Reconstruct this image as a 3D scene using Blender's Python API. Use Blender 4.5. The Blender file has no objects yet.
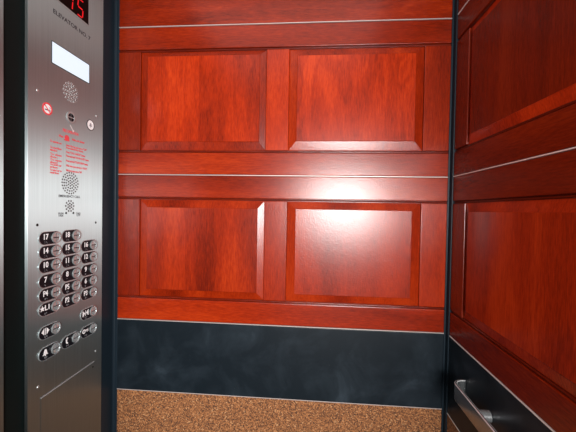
import bpy, bmesh, math, random
from mathutils import Matrix, Vector
PI = math.pi
SC = bpy.context.scene
COL = SC.collection

# ------------------------------------------------------------------ materials
def new_mat(name):
    m = bpy.data.materials.new(name); m.use_nodes = True
    nt = m.node_tree; b = nt.nodes['Principled BSDF']
    return m, nt, b

def N(nt, t, **kw):
    n = nt.nodes.new(t)
    for k, v in kw.items():
        if k in n.inputs: n.inputs[k].default_value = v
        else: setattr(n, k, v)
    return n

def ramp(nt, stops):
    r = nt.nodes.new('ShaderNodeValToRGB')
    e = r.color_ramp.elements
    while len(e) < len(stops): e.new(0.5)
    for el, (p, c) in zip(e, stops):
        el.position = p; el.color = (*c, 1)
    return r

def plain(name, col, rough=.5, metal=0., spec=.5, emit=None, es=0.):
    m, nt, b = new_mat(name)
    b.inputs['Base Color'].default_value = (*col, 1)
    b.inputs['Roughness'].default_value = rough
    b.inputs['Metallic'].default_value = metal
    b.inputs['Specular IOR Level'].default_value = spec
    if emit:
        b.inputs['Emission Color'].default_value = (*emit, 1)
        b.inputs['Emission Strength'].default_value = es
    return m

def wood(name, axis, seed=0., tone=1., boards=None, figure=.5):
    """Stained cherry; axis = grain direction: 'Z' upright, 'X' along the back wall, 'Y' along the side wall."""
    m, nt, b = new_mat(name)
    L = nt.links.new
    tc = N(nt, 'ShaderNodeTexCoord')
    def mapped(across, along):
        s = [across] * 3
        s['XYZ'.index(axis)] = along
        mp = N(nt, 'ShaderNodeMapping')
        mp.inputs['Scale'].default_value = s
        mp.inputs['Location'].default_value = (seed * 3.7, seed * 2.3, seed * 5.1)
        L(tc.outputs['Object'], mp.inputs['Vector'])
        return mp
    a = N(nt, 'ShaderNodeTexNoise', Scale=1., Detail=3., Roughness=.5, Distortion=.4)
    L(mapped(6, .9).outputs[0], a.inputs['Vector'])
    f = N(nt, 'ShaderNodeTexNoise', Scale=1., Detail=4., Roughness=.7)
    L(mapped(230, 26).outputs[0], f.inputs['Vector'])
    w = N(nt, 'ShaderNodeTexNoise', Scale=1., Detail=1., Distortion=1.2)
    L(mapped(7, 1.1).outputs[0], w.inputs['Vector'])
    wm = N(nt, 'ShaderNodeMath', operation='MULTIPLY'); wm.inputs[1].default_value = 46.
    L(w.outputs['Fac'], wm.inputs[0])
    ws = N(nt, 'ShaderNodeMath', operation='SINE'); L(wm.outputs[0], ws.inputs[0])
    # combine
    c1 = N(nt, 'ShaderNodeMath', operation='MULTIPLY_ADD'); c1.inputs[1].default_value = .06 * figure; L(ws.outputs[0], c1.inputs[0]); L(a.outputs['Fac'], c1.inputs[2])
    c2 = N(nt, 'ShaderNodeMath', operation='MULTIPLY_ADD'); c2.inputs[1].default_value = .85; L(f.outputs['Fac'], c2.inputs[0]); L(c1.outputs[0], c2.inputs[2])
    c3 = N(nt, 'ShaderNodeMath', operation='MULTIPLY'); c3.inputs[1].default_value = .84; L(c2.outputs[0], c3.inputs[0])
    last = c3
    if boards:                                      # glued-up boards: a step in tone at given positions
        sx = N(nt, 'ShaderNodeSeparateXYZ'); L(tc.outputs['Object'], sx.inputs[0])
        for pos, d in boards:
            g = N(nt, 'ShaderNodeMath', operation='GREATER_THAN'); g.inputs[1].default_value = pos
            L(sx.outputs['X'], g.inputs[0])
            k = N(nt, 'ShaderNodeMath', operation='MULTIPLY_ADD'); k.inputs[1].default_value = d
            L(g.outputs[0], k.inputs[0]); L(last.outputs[0], k.inputs[2]); last = k
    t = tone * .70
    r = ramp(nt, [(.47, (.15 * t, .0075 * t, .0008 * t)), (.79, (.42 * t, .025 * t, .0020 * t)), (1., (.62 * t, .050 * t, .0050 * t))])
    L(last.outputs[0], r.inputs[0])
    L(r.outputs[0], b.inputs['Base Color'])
    b.inputs['Roughness'].default_value = .25
    b.inputs['Specular IOR Level'].default_value = .42
    bn = N(nt, 'ShaderNodeTexNoise', Scale=140., Detail=2.)
    L(tc.outputs['Object'], bn.inputs['Vector'])
    ad = N(nt, 'ShaderNodeMath', operation='MULTIPLY_ADD'); ad.inputs[1].default_value = .5
    L(f.outputs['Fac'], ad.inputs[0]); L(bn.outputs['Fac'], ad.inputs[2])
    bp = N(nt, 'ShaderNodeBump', Strength=.2, Distance=.002)
    L(ad.outputs[0], bp.inputs['Height']); L(bp.outputs[0], b.inputs['Normal'])
    return m

def steel(name, col=(.47, .54, .55), rough=.46, aniso=.95, streak=True):
    m, nt, b = new_mat(name); L = nt.links.new
    tc = N(nt, 'ShaderNodeTexCoord')
    mp = N(nt, 'ShaderNodeMapping'); mp.inputs['Scale'].default_value = (600, 600, 2.5)
    L(tc.outputs['Object'], mp.inputs['Vector'])
    n = N(nt, 'ShaderNodeTexNoise', Scale=1., Detail=3.); L(mp.outputs[0], n.inputs['Vector'])
    r = ramp(nt, [(.3, tuple(c * .88 for c in col)), (.7, tuple(c * 1.07 for c in col))])
    L(n.outputs['Fac'], r.inputs[0]); L(r.outputs[0], b.inputs['Base Color'])
    b.inputs['Metallic'].default_value = 1.
    b.inputs['Roughness'].default_value = rough
    b.inputs['Anisotropic'].default_value = aniso
    tg = N(nt, 'ShaderNodeTangent', direction_type='RADIAL', axis='Z')
    L(tg.outputs[0], b.inputs['Tangent'])
    return m

def laminate(name, col, rough=.4):
    m, nt, b = new_mat(name); L = nt.links.new
    tc = N(nt, 'ShaderNodeTexCoord')
    n = N(nt, 'ShaderNodeTexNoise', Scale=5., Detail=5., Roughness=.65, Distortion=.5); L(tc.outputs['Object'], n.inputs['Vector'])
    r = ramp(nt, [(.45, col), (.62, tuple(c * 1.5 + .004 for c in col)), (.8, tuple(c * 3 + .015 for c in col))])
    L(n.outputs['Fac'], r.inputs[0]); L(r.outputs[0], b.inputs['Base Color'])
    s = N(nt, 'ShaderNodeTexVoronoi', Scale=26.); L(tc.outputs['Object'], s.inputs['Vector'])   # stray specks
    sr = ramp(nt, [(.0, (.5, .5, .5)), (.045, (.0, .0, .0))]); L(s.outputs['Distance'], sr.inputs[0])
    mx = N(nt, 'ShaderNodeMix', data_type='RGBA', blend_type='ADD'); mx.inputs[0].default_value = .12
    L(r.outputs[0], mx.inputs[6]); L(sr.outputs[0], mx.inputs[7]); L(mx.outputs[2], b.inputs['Base Color'])
    b.inputs['Roughness'].default_value = rough
    b.inputs['Specular IOR Level'].default_value = .26
    return m

def speckle(name):
    m, nt, b = new_mat(name); L = nt.links.new
    tc = N(nt, 'ShaderNodeTexCoord')
    v = N(nt, 'ShaderNodeTexVoronoi', Scale=240.); L(tc.outputs['Object'], v.inputs['Vector'])
    s = N(nt, 'ShaderNodeSeparateColor'); L(v.outputs['Color'], s.inputs[0])
    r = ramp(nt, [(.0, (.03, .010, .005)), (.22, (.12, .042, .014)), (.6, (.25, .092, .028)), (.92, (.38, .15, .05)), (1., (.52, .28, .13))])
    L(s.outputs[0], r.inputs[0]); L(r.outputs[0], b.inputs['Base Color'])
    b.inputs['Roughness'].default_value = .8
    bp = N(nt, 'ShaderNodeBump', Strength=.3, Distance=.002); L(s.outputs[1], bp.inputs['Height']); L(bp.outputs[0], b.inputs['Normal'])
    return m

M = dict(
    steel=steel('brushed_steel'),
    black=plain('black_laminate_trim', (.004, .0072, .007), .5, spec=.1),
    blackgloss=plain('black_corner_reveal', (.009, .0165, .024), .45, spec=.22),
    band=laminate('black_bumper_laminate', (.0045, .0085, .0125), .42),
    speckle=speckle('brown_speckled_carpet'),
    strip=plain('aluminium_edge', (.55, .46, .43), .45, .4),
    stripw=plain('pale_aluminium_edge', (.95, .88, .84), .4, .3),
    chrome=plain('polished_steel', (.57, .62, .63), .27, .65),
    post=plain('polished_post', (.5, .51, .52), .25, .8),
    railsteel=plain('satin_rail', (.34, .36, .365), .24, .85),
    edge=plain('bar_edge_glint', (.80, .81, .82), .3, .5),
    satin=plain('satin_steel', (.42, .42, .42), .4, .4),
    plate=plain('black_button_plate', (.005, .006, .009), .5, spec=.25),
    white=plain('white_paint', (.95, .96, .97), .5),
    grey=plain('grey_paint', (.30, .30, .32), .5),
    hole=plain('dark_hole', (.01, .01, .01), .8),
    rim=plain('pale_hole_rim', (.85, .85, .85), .4, .2),
    red=plain('red_print', (.82, .075, .09), .5),
    engraved=plain('engraved_letter', (.04, .04, .045), .6),
    display=plain('display_glass', (.004, .002, .002), .4, spec=.1),
    led=plain('red_led', (.3, .0, .0), .5, emit=(1., .012, .02), es=.6),
    lamp=plain('lit_lens', (.3, .32, .35), .4, emit=(.74, .89, 1.), es=.80),
    ceiling=plain('white_ceiling', (.6, .6, .58), .6),
    carpet=plain('dark_floor', (.022, .02, .018), .9),
    wall=plain('car_shell', (.02, .02, .02), .7),
)

# ------------------------------------------------------------------ helpers
def link(o, parent=None):
    COL.objects.link(o)
    if parent is not None: o.parent = parent
    return o

def obj(name, bm, mat, parent=None, loc=(0, 0, 0), smooth=False):
    bmesh.ops.recalc_face_normals(bm, faces=bm.faces)
    me = bpy.data.meshes.new(name); bm.to_mesh(me); bm.free()
    if smooth:
        for p in me.polygons: p.use_smooth = True
    me.materials.append(mat)
    o = bpy.data.objects.new(name, me); o.location = loc
    return link(o, parent)

def tag(o, label, cat, group=None):
    o['label'] = label; o['category'] = cat; o['kind'] = 'thing'
    if group: o['group'] = group
    return o

def thing(name, loc, label, cat, group=None):
    o = bpy.data.objects.new(name, None); o.location = loc; o.empty_display_size = .05
    return tag(link(o), label, cat, group)

def struct(name, bm, mat):
    o = obj(name, bm, mat); o['kind'] = 'structure'; return o

def box(bm, lo, hi, bev=0., seg=3):
    """Add a box between two corners to bm (edges rounded by bev)."""
    t = bmesh.new()
    bmesh.ops.create_cube(t, size=1)
    for v in t.verts:
        v.co = Vector([lo[i] + (hi[i] - lo[i]) * (v.co[i] + .5) for i in range(3)])
    if bev:
        bmesh.ops.bevel(t, geom=list(t.edges), offset=bev, segments=seg, profile=.5, affect='EDGES')
    tm = bpy.data.meshes.new('tmp'); t.to_mesh(tm); t.free()
    bm.from_mesh(tm); bpy.data.meshes.remove(tm)
    return bm

def bx(lo, hi, bev=0.):
    lo2 = [min(a, b) for a, b in zip(lo, hi)]; hi2 = [max(a, b) for a, b in zip(lo, hi)]
    return box(bmesh.new(), lo2, hi2, bev)

# measured car: back wall face Y=0, X 0..1.56; side panels' face X=1.5723; left panel face X=-.02
XR, XL, W = 1.5723, -.02, 1.56
zA, zB, zC, zD, zE, zF, zG, zH = 2.3698, 2.2615, 1.7667, 1.6596, 1.5510, 1.0547, .9481, .5978
ZT, YF = 2.70, -1.72

class Frame:
    """Wall-local directions: u along the wall, v up, n out of the wall towards the car."""
    def __init__(s, origin, U, Nn):
        s.o = Vector(origin); s.U = Vector(U); s.N = Vector(Nn)
    def p(s, u, v, n): return s.U * u + Vector((0, 0, v)) + s.N * n
    def box(s, u0, u1, v0, v1, n0, n1, bev=0.):
        return bx(s.p(u0, v0, n0), s.p(u1, v1, n1), bev)

BACK = Frame((0, 0, 0), (1, 0, 0), (0, -1, 0))
RIGHT = Frame((XR, 0, 0), (0, -1, 0), (-1, 0, 0))

def raised_panel(F, u0, u1, v0, v1, f):
    """Flat field standing on four mitred bevels; f = field (u0,u1,v0,v1)."""
    bm = bmesh.new()
    def loop(a, b, c, d, n): return [bm.verts.new(F.p(x, y, n)) for x, y in ((a, c), (b, c), (b, d), (a, d))]
    fu0, fu1, fv0, fv1 = f; e = .0022
    ls = [loop(u0, u1, v0, v1, -.017), loop(u0, u1, v0, v1, -.0095), loop(u0 + .003, u1 - .003, v0 + .003, v1 - .003, -.0085),
          loop(fu0 - e, fu1 + e, fv0 - e, fv1 + e, -.0008), loop(fu0, fu1, fv0, fv1, .0012), ]
    bm.faces.new(ls[0])
    for A, B in zip(ls, ls[1:]):
        for i in range(4):
            bm.faces.new((A[i], A[(i + 1) % 4], B[(i + 1) % 4], B[i])).material_index = 1
    bm.faces.new(ls[-1])
    return bm

def bead(F, u0, u1, vc, w, n0, r):
    """A groove filler: flat bed with a half-round bead along its middle."""
    bm = bmesh.new()
    prof = [(-w / 2, -.017), (-w / 2, n0)] + [(-r * math.cos(a), n0 + r * math.sin(a)) for a in [PI * k / 10 for k in range(11)]] + [(w / 2, n0), (w / 2, -.017)]
    A = [bm.verts.new(F.p(u0, vc + a, n)) for a, n in prof]; B = [bm.verts.new(F.p(u1, vc + a, n)) for a, n in prof]
    for i in range(len(prof) - 1): bm.faces.new((A[i], A[i + 1], B[i + 1], B[i]))
    bm.faces.new((A[-1], A[0], B[0], B[-1])); bm.faces.new(A); bm.faces.new(list(reversed(B)))
    return bm

seed = [0]
def wd(axis, tone=1., boards=None, figure=.5):
    seed[0] += 1
    return wood('cherry_stain_%d' % seed[0], axis, seed[0] * 1.37, tone, boards, figure)

BV = .0028
def frame_section(name, label, F, u0, u1, v0, v1, vlo, vhi, opens, ax, tones, mats=None, strip=True):
    """Rails, stiles, raised panels, bead mouldings and edge strip of one framed section of wainscot."""
    t = thing(name, F.o + F.p((u0 + u1) / 2, v0, 0), label, 'wood panelling', 'framed raised-panel sections')
    off = t.location.copy()
    def part(n, bm, m):
        o = obj(n, bm, m, t)
        bmesh_shift = F.o - off
        o.data.transform(Matrix.Translation(bmesh_shift)); return o
    gw = .0115
    part('rail', F.box(u0, u1, vhi, v1 - .003, -.018, 0, BV), wd(ax, tones[0], figure=.3))
    part('rail', F.box(u0, u1, v0 + .003, vlo, -.018, 0, BV), wd(ax, tones[1], figure=.3))
    part('bead_moulding', bead(F, u0, u1, vhi - gw / 2, gw, -.009, .0042), wd(ax, tones[0] * .5, figure=.2))
    part('bead_moulding', bead(F, u0, u1, vlo + gw / 2, gw, -.009, .0042), wd(ax, tones[1] * .5, figure=.2))
    a, b = vlo + gw, vhi - gw
    edges = [u0] + [x for o in opens for x in o['u']] + [u1]
    for k in range(0, len(edges), 2):
        part('stile', F.box(edges[k], edges[k + 1], a, b, -.018, 0, BV), wd('Z', tones[2 + k // 2], figure=.4))
    for o in opens:
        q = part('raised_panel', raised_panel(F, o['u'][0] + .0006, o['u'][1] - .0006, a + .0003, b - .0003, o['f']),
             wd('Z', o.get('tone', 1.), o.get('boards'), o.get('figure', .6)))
        q.data.materials.append(wd('Z', o.get('bevel', .8), None, .3))
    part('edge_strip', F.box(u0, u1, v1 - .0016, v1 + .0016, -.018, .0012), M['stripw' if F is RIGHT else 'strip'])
    return t

def slab(name, label, cat, F, u0, u1, v0, v1, mat, strip=True, part='board'):
    t = thing(name, F.o + F.p((u0 + u1) / 2, v0, 0), label, cat)
    off = t.location.copy()
    o = obj(part, F.box(u0, u1, v0, v1 - (.003 if strip else 0), -.018, 0, BV), mat, t)
    o.data.transform(Matrix.Translation(F.o - off))
    if strip:
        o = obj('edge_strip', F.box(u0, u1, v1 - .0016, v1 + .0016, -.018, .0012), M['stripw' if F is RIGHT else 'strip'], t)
        o.data.transform(Matrix.Translation(F.o - off))
    return t

# ------------------------------------------------------------------ the room
T = .06
struct('wall_back', bx((-.12, .0195, 0), (1.70, .0195 + T, ZT)), M['wall'])
struct('wall_right', bx((XR + .0195, YF, 0), (XR + .0195 + T, .0195, ZT)), M['wall'])
struct('wall_left', bx((-.033 - T, YF, 0), (-.033, .0195, ZT)), M['black'])
struct('floor', bx((-.2, YF - .1, -.05), (1.75, .08, 0)), M['carpet'])
struct('ceiling', bx((-.2, YF - .1, ZT), (1.75, .08, ZT + .05)), M['ceiling'])
# front wall with the open doorway to the lobby (behind the camera)
bm = bx((-.12, YF - T, 0), (.62, YF, ZT)); box(bm, (1.55, YF - T, 0), (1.70, YF, ZT)); box(bm, (.62, YF - T, 2.13), (1.55, YF, ZT))
struct('wall_front', bm, M['steel'])

# black corner reveals
def extr(pts, z0, z1):
    bm = bmesh.new()
    A = [bm.verts.new((x, y, z0)) for x, y in pts]; B = [bm.verts.new((x, y, z1)) for x, y in pts]
    n = len(pts)
    for i in range(n): bm.faces.new((A[i], A[(i + 1) % n], B[(i + 1) % n], B[i]))
    bm.faces.new(A); bm.faces.new(list(reversed(B)))
    es = [e for e in bm.edges if abs(e.verts[0].co.z - e.verts[1].co.z) > .1]
    bmesh.ops.bevel(bm, geom=es, offset=.0025, segments=3, profile=.5, affect='EDGES')
    return bm
struct('trim_1', extr([(-.0325, -.085), (-.0225, -.085), (-.0225, -.0035), (-.0175, .004), (-.0015, .004), (-.0015, .019), (-.0325, .019)], 0, ZT - .001), M['blackgloss'])
struct('trim_2', extr([(W + .0015, .019), (W + .0015, .003), (W + .0085, .003), (W + .0085, -.0265), (XR + .019, -.0265), (XR + .019, .019)], 0, ZT - .001), M['blackgloss'])

# ------------------------------------------------------------------ back wall
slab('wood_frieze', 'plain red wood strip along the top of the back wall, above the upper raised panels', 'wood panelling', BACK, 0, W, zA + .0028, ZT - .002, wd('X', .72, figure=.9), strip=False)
frame_section('wainscot', 'upper red wood section of the back wall with two raised panels', BACK, 0, W, zD, zA, zC, zB,
    [dict(u=(.1093, .7248), f=(.146, .6915, 1.8195, 2.2265), boards=[(-.38, -.12)], tone=1.05, figure=.7),
     dict(u=(.8312, 1.4463), f=(.870, 1.4075, 1.823, 2.218), tone=1.1, figure=1.)], 'X', [.72, .76, .55, 1.05, .72])
frame_section('wainscot', 'lower red wood section of the back wall, glare on its right panel', BACK, 0, W, zG, zD, zF, zE,
    [dict(u=(.1093, .7248), f=(.149, .690, 1.102, 1.501), boards=[(-.44, -.06), (-.30, .05)], tone=.84, figure=.4),
     dict(u=(.8312, 1.4463), f=(.873, 1.4045, 1.103, 1.503), tone=.95, figure=.4)], 'X', [.72, .9, .7, .85, .9])
slab('bumper_board', 'wide plain black band across the back wall, with faint scuffs', 'bumper board', BACK, 0, W, zH, zG, M['band'])
slab('carpet_board', 'brown speckled board at the bottom of the back wall', 'carpet board', BACK, 0, W, .0005, zH, M['speckle'])

# ------------------------------------------------------------------ right wall (u runs from the back corner to the door)
U0, U1 = .0285, 1.70
slab('wood_frieze', 'red wood strip at the top of the right wall, toned darker for shade, above its raised panels', 'wood panelling', RIGHT, U0, U1, zA + .0028, ZT - .002, wd('Y', .45, figure=.8), strip=False)  # low wood tone paints in the shade on this wall
frame_section('wainscot', 'upper red wood section of the right wall, toned darker for shade, beside the back corner', RIGHT, U0, U1, zD, zA, zC, zB,
    [dict(u=(.139, .80), f=(.174, .765, 1.8135, 2.218), tone=.46, bevel=1.5), dict(u=(.90, 1.56), f=(.935, 1.525, 1.8135, 2.218), tone=.46, bevel=1.5)], 'Y', [.42, .5, .48, .6, .6])  # low tones put the upper wall's shade into the wood colour
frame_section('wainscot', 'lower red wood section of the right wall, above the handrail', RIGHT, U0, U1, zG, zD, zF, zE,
    [dict(u=(.139, .80), f=(.174, .765, 1.104, 1.504), tone=1.15, bevel=1.25), dict(u=(.90, 1.56), f=(.935, 1.525, 1.104, 1.504), tone=1.15, bevel=1.25)], 'Y', [.5, .62, .48, .7, .7])  # darker frame and brighter fields paint in the uneven light on this wall
slab('bumper_board', 'black band on the right wall behind the handrail', 'bumper board', RIGHT, U0, U1, zH, zG, M['band'])
slab('carpet_board', 'brown board low on the right wall, only its corner showing below the black band', 'carpet board', RIGHT, U0, U1, .0005, zH, M['speckle'])

# handrail: flat bar returned to the wall in a curve, round standoffs
hr = thing('handrail', (XR, -.8, .80), 'flat stainless handrail with curved end on the black band of the right wall', 'handrail')
def flat_bar(path, h0, h1, th, r=.0032, seg=4):
    """A flat bar with rounded edges swept along a plan path."""
    prof = []                                       # (across, up) round the section
    for sx, sz, a0 in ((1, 1, 0), (-1, 1, PI / 2), (-1, -1, PI), (1, -1, 1.5 * PI)):
        for k in range(seg + 1):
            a = a0 + PI / 2 * k / seg
            prof.append((sx * (th / 2 - r) + r * math.cos(a), (h1 - r if sz > 0 else h0 + r) + r * math.sin(a)))
    bm = bmesh.new(); rows = []
    for i, (x, y) in enumerate(path):
        a = Vector(path[max(i - 1, 0)]); b = Vector(path[min(i + 1, len(path) - 1)])
        d = (b - a).normalized()
        rows.append([bm.verts.new((x - d.y * u, y + d.x * u, z)) for u, z in prof])
    n = len(prof)
    for A, B in zip(rows, rows[1:]):
        for i in range(n):
            fc = bm.faces.new((A[i], A[(i + 1) % n], B[(i + 1) % n], B[i]))
            if i in (0, 1, 2, 3, 5, 6, 7, 8): fc.material_index = 1          # upper arrises in brighter metal, a painted glint of reflected light
    bm.faces.new(rows[0]); bm.faces.new(list(reversed(rows[-1])))
    return bm
d0, R = .050, .040
path = [(-.0008, .615), (-d0 + R, .615)] + [(-d0 + R - R * math.sin(a), .615 - R + R * math.cos(a)) for a in [PI / 2 * k / 10 for k in range(1, 11)]] + [(-d0, .2), (-d0, -.2), (-d0, -.62)]
obj('rail_bar', flat_bar(path, -.031, .033, .0105), M['railsteel'], hr, smooth=True).data.materials.append(M['edge'])
def cyl(r, h, seg=32, axis='X', bev=0.):
    bm = bmesh.new(); bmesh.ops.create_cone(bm, cap_ends=True, segments=seg, radius1=r, radius2=r, depth=h)
    if bev:
        es = [e for e in bm.edges if all(abs(abs(v.co.z) - h / 2) < 1e-6 for v in e.verts)]
        bmesh.ops.bevel(bm, geom=es, offset=bev, segments=3, profile=.5, affect='EDGES')
    if axis == 'X': bm.transform(Matrix.Rotation(PI / 2, 4, 'Y'))
    return bm
for y in (.437, -.35):
    o = obj('standoff', cyl(.0195, .0435, axis='X', bev=.001), M['post'], hr, (-.0225, y, .002), True)
    o.modifiers.new('weighted_normal', 'WEIGHTED_NORMAL')

# ------------------------------------------------------------------ left wall
slabL = thing('steel_panel', (-.028, -1.13, .1), 'brushed steel panel at the left edge, beyond the black gap', 'steel panel')
obj('sheet', bx((-.0045, -.57, 0), (.008, .5685, 2.58), .0015), M['steel'], slabL)

CP = (XL, -.2825, .25)
cop = thing('elevator_control_panel', CP, 'tall brushed steel elevator control panel with floor buttons and red 15 display', 'control panel')
PX = Matrix(((0, 0, 1, 0), (1, 0, 0, 0), (0, 1, 0, 0), (0, 0, 0, 1)))     # local x -> Y, y -> Z, z -> X
def onp(name, bm, mat, y, z, parent=None, depth=0., smooth=False):
    """Place a flat-built mesh (x right, y up, z out) on the panel face at world Y, Z."""
    bm.transform(PX)
    if parent is None:
        return obj(name, bm, mat, cop, (depth, y - CP[1], z - CP[2]), smooth)
    return obj(name, bm, mat, parent, (depth, y, z), smooth)

face = bx((-.0115, -.477 - CP[1], 0), (0, -.0885 - CP[1], 2.35), .0014)
obj('faceplate', face, M['steel'], cop)

def disc(r, h, seg=32, bev=0., cx=0, cy=0, z0=0.):
    bm = bmesh.new(); bmesh.ops.create_cone(bm, cap_ends=True, segments=seg, radius1=r, radius2=r - bev, depth=h)
    bmesh.ops.translate(bm, vec=(cx, cy, z0 + h / 2), verts=bm.verts); return bm
def merge(a, b):
    tm = bpy.data.meshes.new('t'); b.to_mesh(tm); b.free(); a.from_mesh(tm); bpy.data.meshes.remove(tm); return a
def rect(w, h, d, cx=0, cy=0, z0=0.): return bx((cx - w / 2, cy - h / 2, z0), (cx + w / 2, cy + h / 2, z0 + d))
def ring(r0, r1, h, seg=40, cx=0, cy=0, z0=0.):
    bm = bmesh.new(); R4 = []
    for r, z in ((r0, z0), (r0, z0 + h), (r1, z0 + h), (r1, z0)):
        R4.append([bm.verts.new((cx + r * math.cos(2 * PI * k / seg), cy + r * math.sin(2 * PI * k / seg), z)) for k in range(seg)])
    for a in range(4):
        A, B = R4[a], R4[(a + 1) % 4]
        for k in range(seg): bm.faces.new((A[k], A[(k + 1) % seg], B[(k + 1) % seg], B[k]))
    return bm
def poly(pts, h, z0=0.):
    bm = bmesh.new(); n = len(pts)
    A = [bm.verts.new((x, y, z0)) for x, y in pts]; B = [bm.verts.new((x, y, z0 + h)) for x, y in pts]
    for i in range(n): bm.faces.new((A[i], A[(i + 1) % n], B[(i + 1) % n], B[i]))
    bm.faces.new(A); bm.faces.new(list(reversed(B))); return bm
def text_bm(s, size, width=None, align='CENTER', bold=0., space=1., line=1.):
    cu = bpy.data.curves.new('t', 'FONT'); cu.body = s; cu.size = size; cu.align_x = align; cu.align_y = 'CENTER' if align == 'CENTER' else 'TOP'
    cu.extrude = .0002; cu.offset = bold; cu.space_line = line; cu.space_character = space; cu.resolution_u = 3
    o = bpy.data.objects.new('t', cu); COL.objects.link(o)
    dg = bpy.context.evaluated_depsgraph_get(); dg.update()
    me = bpy.data.meshes.new_from_object(o.evaluated_get(dg))
    bm = bmesh.new(); bm.from_mesh(me)
    bpy.data.objects.remove(o); bpy.data.curves.remove(cu); bpy.data.meshes.remove(me)
    if width and bm.verts:
        xs = [v.co.x for v in bm.verts]; cur = max(xs) - min(xs)
        for v in bm.verts: v.co.x *= width / cur
    bmesh.ops.translate(bm, vec=(0, 0, .0003), verts=bm.verts)
    return bm

# position display with the red 15
dsp = onp('position_display', rect(.191, .112, .0016), M['display'], -.2825, 2.3305)
bz = bx((-.0985, -.059, 0), (.0985, -.056, .0024)); box(bz, (-.0985, .056, 0), (.0985, .059, .0024)); box(bz, (-.0985, -.056, 0), (-.0955, .056, .0024)); box(bz, (.0955, -.056, 0), (.0985, .056, .0024))
onp('bezel', bz, M['satin'], 0, 0, dsp)
def seg7(which, w, h, t):
    bm = bmesh.new(); s = .16
    def seg(x0, y0, x1, y1):
        hor = abs(y1 - y0) < 1e-6; g = t * .55
        if hor: box(bm, (x0 + g, y0 - t / 2, 0), (x1 - g, y0 + t / 2, .0006))
        else: box(bm, (x0 - t / 2, min(y0, y1) + g, 0), (x0 + t / 2, max(y0, y1) - g, .0006))
    S = dict(a=(-w / 2, h / 2, w / 2, h / 2), g=(-w / 2, 0, w / 2, 0), d=(-w / 2, -h / 2, w / 2, -h / 2), f=(-w / 2, 0, -w / 2, h / 2), b=(w / 2, 0, w / 2, h / 2), e=(-w / 2, -h / 2, -w / 2, 0), c=(w / 2, -h / 2, w / 2, 0))
    for k in which: seg(*S[k])
    for v in bm.verts: v.co.x += v.co.y * .10
    return bm
onp('digit', seg7('bc',   .030, .068, .0050), M['led'], -.010, -.014, dsp, depth=.0018)
onp('digit', seg7('afgcd',   .030, .068, .0050), M['led'], .047, -.014, dsp, depth=.0018)

onp('car_number_lettering', text_bm('ELEVATOR NO. 7', .0225, .198, bold=.0004), M['engraved'], -.2735, 2.2225)

lc = onp('emergency_light', rect(.196, .0775, .0012), M['lamp'], -.2795, 2.069)
lf = bx((-.0998, -.041, 0), (.0998, -.0388, .0018)); box(lf, (-.0998, .0388, 0), (.0998, .041, .0018)); box(lf, (-.1000, -.0388, 0), (-.098, .0388, .0018)); box(lf, (.098, -.0388, 0), (.1, .0388, .0018))
onp('lens_frame', lf, M['engraved'], 0, 0, lc)

def grille(y, z, rings, r0, dr, hr_, rim):
    """A round cluster of punched holes in concentric circles."""
    pts = [(0, 0)] if rings[0] == 1 else []
    for k, n in enumerate(rings):
        if n == 1: continue
        r = r0 + dr * k
        pts += [(r * math.cos(2 * PI * (i + .5 * (k % 2)) / n), r * math.sin(2 * PI * (i + .5 * (k % 2)) / n)) for i in range(n)]
    h = bmesh.new(); q = bmesh.new()
    for x, yy in pts:
        merge(h, disc(hr_, .0005, 10, cx=x, cy=yy))
        merge(q, ring(hr_, hr_ * (1.3 if rim else 1.25), .0007, 12, cx=x, cy=yy))
    g = onp('speaker_grille', h, M['hole'], y, z)
    onp('hole_rims', q, M['rim' if rim else 'satin'], 0, 0, g)
    return g
grille(-.2835, 1.9541, [1, 5, 10, 15], 0., .0118, .0034, True)
grille(-.2852, 1.5917, [1, 6, 12, 17, 22], .0, .0105, .0030, False)
grille(-.2872, 1.5001, [1, 6, 10], 0., .0105, .0032, False)

# fire key switch
ks = onp('key_switch', merge(ring(.0165, .0225, .004), disc(.0165, .0008)), M['satin'], -.2846, 1.854)
kc = bmesh.new()
for sx in (-1, 1):
    for sy in (-1, 1):
        merge(kc, poly([(sx * .0022 + sx * r * math.cos(a) * 1., sy * .0022 + sy * r * math.sin(a)) for r, a in [(0.0001, 0)] + [(.0128, PI / 2 * k / 6) for k in range(7)]], .002, .0008))
onp('key_barrel', kc, M['plate'], 0, 0, ks)
ar = poly([(-.011, .010), (-.0085, .0115), (.0065, -.006), (.011, -.0035), (.0098, -.0135), (.0002, -.0095), (.0042, -.0075)], .0005)
onp('pointer_mark', ar, M['rim'], -.277, 1.812)

# round no smoking sign
ns = onp('no_smoking_sign', disc(.0195, .0006), M['white'], -.3967, 1.8533)
rr = ring(.0165, .0225, .0010)
sl = rect(.036, .0042, .0010); sl.transform(Matrix.Rotation(-PI / 4, 4, 'Z')); merge(rr, sl)
onp('red_ring', rr, M['red'], 0, 0, ns)
cg = rect(.021, .0042, .0008, -.001, -.004); merge(cg, rect(.003, .0042, .0008, .0125, -.004))
merge(cg, poly([(.010, .000), (.012, .000), (.013, .005), (.010, .0085), (.0085, .0075), (.0105, .0045)], .0008))
onp('cigarette_symbol', cg, M['engraved'], 0, 0, ns)
# white round badge with a bell mark
wb = onp('round_badge', disc(.0205, .0012), M['white'], -.1713, 1.8538)
onp('badge_rim', ring(.0205, .0232, .0018), M['engraved'], 0, 0, wb)
bell = [(-.008, -.006), (-.0065, -.002), (-.005, .005), (-.002, .0085), (.002, .0085), (.005, .005), (.0065, -.002), (.008, -.006)]
bb = poly(bell, .0017); merge(bb, disc(.0022, .0017, 12, cy=-.0085))
onp('badge_symbol', bb, M['grey'], 0, 0, wb)

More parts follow.
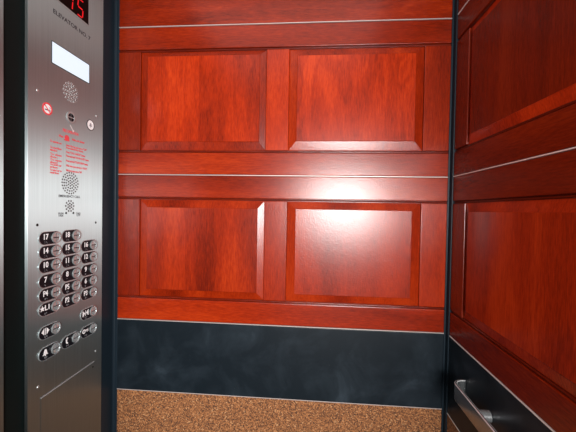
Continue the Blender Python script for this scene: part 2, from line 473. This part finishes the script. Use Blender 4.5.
# screws
for y, z in ((-.4384, 1.9041), (-.1314, 1.9035), (-.4383, 1.4308), (-.133, 1.4279), (-.4343, .848), (-.1299, .8432)):
    s = onp('screw', disc(.0052, .0014, 20, .0012), M['chrome'] if z > 1.6 or z < 1 else M['hole'], y, z)

# fire operation instructions, red print in two columns
RD = .0003
onp('instruction_lettering', text_bm('FIRE OPERATION', .0165, .082, bold=RD), M['red'], -.283, 1.7945)
onp('instruction_lettering', text_bm('When', .013, .022, bold=RD), M['red'], -.333, 1.7685)
onp('instruction_lettering', text_bm('flashes, exit elevator', .0125, .070, bold=RD), M['red'], -.241, 1.769)
hat = ring(.0095, .012, .0006, 24)
merge(hat, poly([(-.0165, -.008), (-.010, -.006), (-.0085, .003), (-.004, .0085), (.004, .0085), (.0085, .003), (.010, -.006), (.0165, -.008), (.010, -.011), (-.010, -.011)], .0007))
onp('fire_hat_symbol', hat, M['red'], -.3035, 1.7675)
LEFT = [('To operate car:', 1.746), ('To cancel floor\nselection:', 1.7235), ('To close\ndoor:', 1.6985), ('To open\ndoor:', 1.678), ('To hold car\nat floor:', 1.6600), ('To send car to\nrecall floor:', 1.6395)]
RGT = [('Insert fire key and turn to "ON".\nPress desired floor button.', 1.7455), ('Press "CALL CANCEL" button.', 1.7185), ('Press and hold "DOOR CLOSE" button.', 1.7035), ('Press and hold "DOOR OPEN" button.', 1.6845), ('With doors open, turn key to "HOLD".', 1.6655), ('With doors open, turn to "OFF".', 1.6465)]
for s, z in LEFT:
    onp('instruction_lettering', text_bm(s, .0112, .055, 'LEFT', RD, line=.88), M['red'], -.3845, z)
for s, z in RGT:
    onp('instruction_lettering', text_bm(s, .0112, {0: .115, 1: .106, 2: .128, 3: .122, 4: .118, 5: .088}[[q for q, _ in RGT].index(s)], 'LEFT', RD, line=.88), M['red'], -.3070, z)
onp('intercom_lettering', text_bm('EMERGENCY CALL', .0135, .113, bold=.0002), M['engraved'], -.2872, 1.538)
for s, y in (('PUSH\nTALK', -.3325), ('CALL\nLITE', -.240)):
    onp('intercom_lettering', text_bm(s, .0105, .026, bold=.0002, line=.8), M['engraved'], y, 1.466)
for y in (-.3065, -.268):
    onp('indicator_lens', disc(.0042, .0012, 16), M['hole'], y, 1.472)

# ---- buttons
def obround(w, h, d, z0=0., seg=12, r=None):
    r = h / 2; c = w / 2 - r
    pts = [(c + r * math.cos(a), r * math.sin(a)) for a in [-PI / 2 + PI * k / seg for k in range(seg + 1)]] + [(-c + r * math.cos(a), r * math.sin(a)) for a in [PI / 2 + PI * k / seg for k in range(seg + 1)]]
    return pts
BWD, BHT = .0965, .0455
def plate_bm(): return poly(obround(BWD, BHT, 0), .0022)
def outline_bm():
    a = obround(BWD, BHT, 0); b = obround(BWD + .0034, BHT + .0034, 0); n = len(a); bm = bmesh.new()
    V = [[bm.verts.new((x, y, z)) for x, y in p] for p, z in ((a, 0), (a, .0028), (b, .0028), (b, 0))]
    for k in range(4):
        A, B = V[k], V[(k + 1) % 4]
        for i in range(n): bm.faces.new((A[i], A[(i + 1) % n], B[(i + 1) % n], B[i]))
    return bm
CX = .0255
def cap_bm():
    bm = ring(.0175, .0207, .0058, 32, CX, 0, .002)
    for q in range(4):
        a0 = PI / 2 * q; g = .0021
        cx, cy = CX + g * math.cos(a0 + PI / 4) * 1.41, g * math.sin(a0 + PI / 4) * 1.41
        top = []; bot = []; r = .0150
        pts = [(cx, cy)] + [(cx + r * math.cos(a0 + PI / 2 * k / 8), cy + r * math.sin(a0 + PI / 2 * k / 8)) for k in range(9)]
        b = poly(pts, .0030, .002)
        for v in b.verts:                           # shallow dome
            if v.co.z > .004: v.co.z += .0026 * (1 - min(1, math.hypot(v.co.x - CX, v.co.y) / .017) ** 2)
        merge(bm, b)
    return bm
def halo_bm(): return disc(.0182, .0004, 32, cx=CX, z0=.0022)
meshes = {}
def mesh_once(key, bm, mat):
    if key not in meshes:
        bm.transform(PX); bmesh.ops.recalc_face_normals(bm, faces=bm.faces)
        me = bpy.data.meshes.new(key); bm.to_mesh(me); me.materials.append(mat); meshes[key] = me
    bm.free(); return meshes[key]
def inst(name, me, parent, loc=(0, 0, 0)):
    o = bpy.data.objects.new(name, me); o.location = loc; return link(o, parent)
M['halo'] = plain('red_led_well', (.03, .014, .014), .6)
star = [(.0115 * (1 if k % 2 == 0 else .42) * math.sin(PI * k / 5), .0115 * (1 if k % 2 == 0 else .42) * math.cos(PI * k / 5)) for k in range(10)]
def symbol(s):
    if s == 'open':
        b = poly([(-.017, 0), (-.0055, .0125), (-.0055, -.0125)], .0006)
        merge(b, poly([(.017, 0), (.0055, -.0125), (.0055, .0125)], .0006)); merge(b, rect(.0024, .025, .0006)); return b
    if s == 'close':
        b = poly([(-.0035, 0), (-.0135, .011), (-.0135, -.011)], .0006)
        merge(b, poly([(.0035, 0), (.0135, -.011), (.0135, .011)], .0006)); merge(b, rect(.0022, .024, .0006))
        merge(b, rect(.0022, .024, .0006, -.0165)); merge(b, rect(.0022, .024, .0006, .0165)); return b
    if s == 'bell':
        b = poly([(-.0125, -.009), (-.008, -.005), (-.0065, .004), (-.0025, .011), (.0025, .011), (.0065, .004), (.008, -.005), (.0125, -.009)], .0006)
        merge(b, disc(.0026, .0006, 12, cy=-.011)); return b
    if s == 'phone':
        b = poly([(.004, .013), (-.003, .0115), (-.006, .006), (-.0065, 0), (-.006, -.006), (-.003, -.0115), (.004, -.013), (.005, -.0075), (.0005, -.006), (-.001, 0), (.0005, .006), (.005, .0075)], .0006); return b
    if s == 'key':
        b = ring(.0048, .0092, .0006, 24, -.009); merge(b, rect(.017, .0038, .0006, .008, .0035)); merge(b, rect(.003, .0085, .0006, .0085, -.001)); merge(b, rect(.003, .0085, .0006, .0145, -.001)); return b
    if s == '*L1':
        b = text_bm('L1', .027, .020, bold=.0006); bmesh.ops.translate(b, vec=(.009, 0, 0), verts=b.verts)
        merge(b, poly([(x - .0135, y) for x, y in star], .0006)); return b
    return text_bm(s, .0285, {1: .0125, 2: .0205}[len(s)] if s != '11' else .016, bold=.0007)
def button(s, y, z):
    kind = {'open': 'door_open_button', 'close': 'door_close_button', 'bell': 'alarm_button', 'phone': 'phone_button', 'key': 'key_mark_button'}.get(s, 'floor_button')
    p = inst(kind, mesh_once('button_plate', plate_bm(), M['plate']), cop, (.0002, y - CP[1], z - CP[2]))
    p['label'] = 'black oblong button plate with round steel push button, marked ' + {'open': 'door open', 'close': 'door close', 'bell': 'bell', 'phone': 'telephone', 'key': 'key', '*L1': 'star L1'}.get(s, s)
    inst('plate_outline', mesh_once('plate_outline', outline_bm(), M['chrome']), p)
    inst('push_cap', mesh_once('push_cap', cap_bm(), M['chrome']), p)
    inst('cap_well', mesh_once('cap_well', halo_bm(), M['halo']), p)
    b = symbol(s); bmesh.ops.translate(b, vec=(0, 0, .0022), verts=b.verts)
    onp('symbol' if kind != 'floor_button' else 'numeral', b, M['white'], -.0205, .0045, p)
    random.seed(len(s) * 3 + ord(s[0]))
    br = bmesh.new()
    for c in range(2 if s not in ('8', '9', '7', '6') else 1):
        for i in range(2):
            for j in range(3):
                if random.random() < .6 or (i + j) == 0: merge(br, disc(.0009, .0008, 8, cx=-.024 + c * .0075 + i * .003, cy=-.0125 - j * .0026, z0=.0022))
    onp('braille', br, M['grey'], 0, 0, p)
CL = (-.385, -.281, -.1775)
GRID = [(['17', '18', None], 1.3805), (['14', '15', '16'], 1.3295), (['10', '11', '12'], 1.2780), (['7', '8', '9'], 1.2235), (['P4', 'P5', '6'], 1.1725), (['*L1', 'P2', 'P3'], 1.1200),
        (['open', None, 'close'], 1.0340), (['bell', 'phone', 'key'], .9565)]
for row, z in GRID:
    for s, y in zip(row, CL):
        if s: button(s, y, z)

# service cabinet door at the bottom of the panel
sd = obj('service_door', bx((.0004, -.1415, .02), (.0016, .1415, .549), .0006), M['steel'], cop)
obj('seam', bx((.0006, -.1425, .5495), (.0024, .1425, .5525)), M['satin'], sd)
obj('lock', cyl(.004, .0012, 16, 'X'), M['hole'], sd, (.0022, .133, .530))

# ------------------------------------------------------------------ light
def light(name, typ, loc, rot, energy, col=(1, 1, 1), **kw):
    l = bpy.data.lights.new(name, typ); l.energy = energy; l.color = col
    for k, v in kw.items(): setattr(l, k, v)
    o = bpy.data.objects.new(name, l); o.location = loc; o.rotation_euler = rot; COL.objects.link(o); return o
def aim(o, target):
    d = Vector(target) - o.location; o.rotation_euler = d.to_track_quat('-Z', 'Y').to_euler()
# the lit lobby shines in through the open doorway
lb = light('lobby_lamp', 'AREA', (1.72, -3.2, 1.55), (PI / 2, 0, 0), 150, (1, .985, .97), shape='RECTANGLE', size=1.5, size_y=.8)
light('lobby_lamp', 'AREA', (1.34, -2.7, 1.61), (PI / 2, 0, 0), 48, (1, .985, .97), shape='RECTANGLE', size=.85, size_y=.36)
light('ceiling_fill', 'AREA', (.78, -.85, ZT - .02), (0, 0, 0), 4, (1, .97, .93), shape='RECTANGLE', size=1.1, size_y=1.1)  # unseen soft fill added under the ceiling, without a fixture
w = bpy.data.worlds.new('World'); SC.world = w; w.use_nodes = True
w.node_tree.nodes['Background'].inputs[0].default_value = (.26, .255, .25, 1)

# ------------------------------------------------------------------ camera (solved from the photograph's lines)
f, yaw, pitch, roll = 318.6008, -.0763, -.0196, .0171
fw = Vector((math.sin(yaw) * math.cos(pitch), math.cos(yaw) * math.cos(pitch), math.sin(pitch)))
rt = Vector((math.cos(yaw), -math.sin(yaw), 0)); up = rt.cross(fw)
r2 = rt * math.cos(roll) + up * math.sin(roll); u2 = -rt * math.sin(roll) + up * math.cos(roll)
cam = bpy.data.cameras.new('camera'); cam.sensor_width = 36; cam.lens = f * 36 / 576; cam.clip_start = .02
co = bpy.data.objects.new('camera', cam); COL.objects.link(co)
mw = Matrix((r2, u2, -fw)).transposed().to_4x4(); mw.translation = Vector((.9514, -1.4956, 1.5)); co.matrix_world = mw
SC.camera = co
vs = SC.view_settings; vs.view_transform = 'Standard'; vs.look = 'None'; vs.exposure = 0; vs.gamma = 1; vs.use_curve_mapping = False
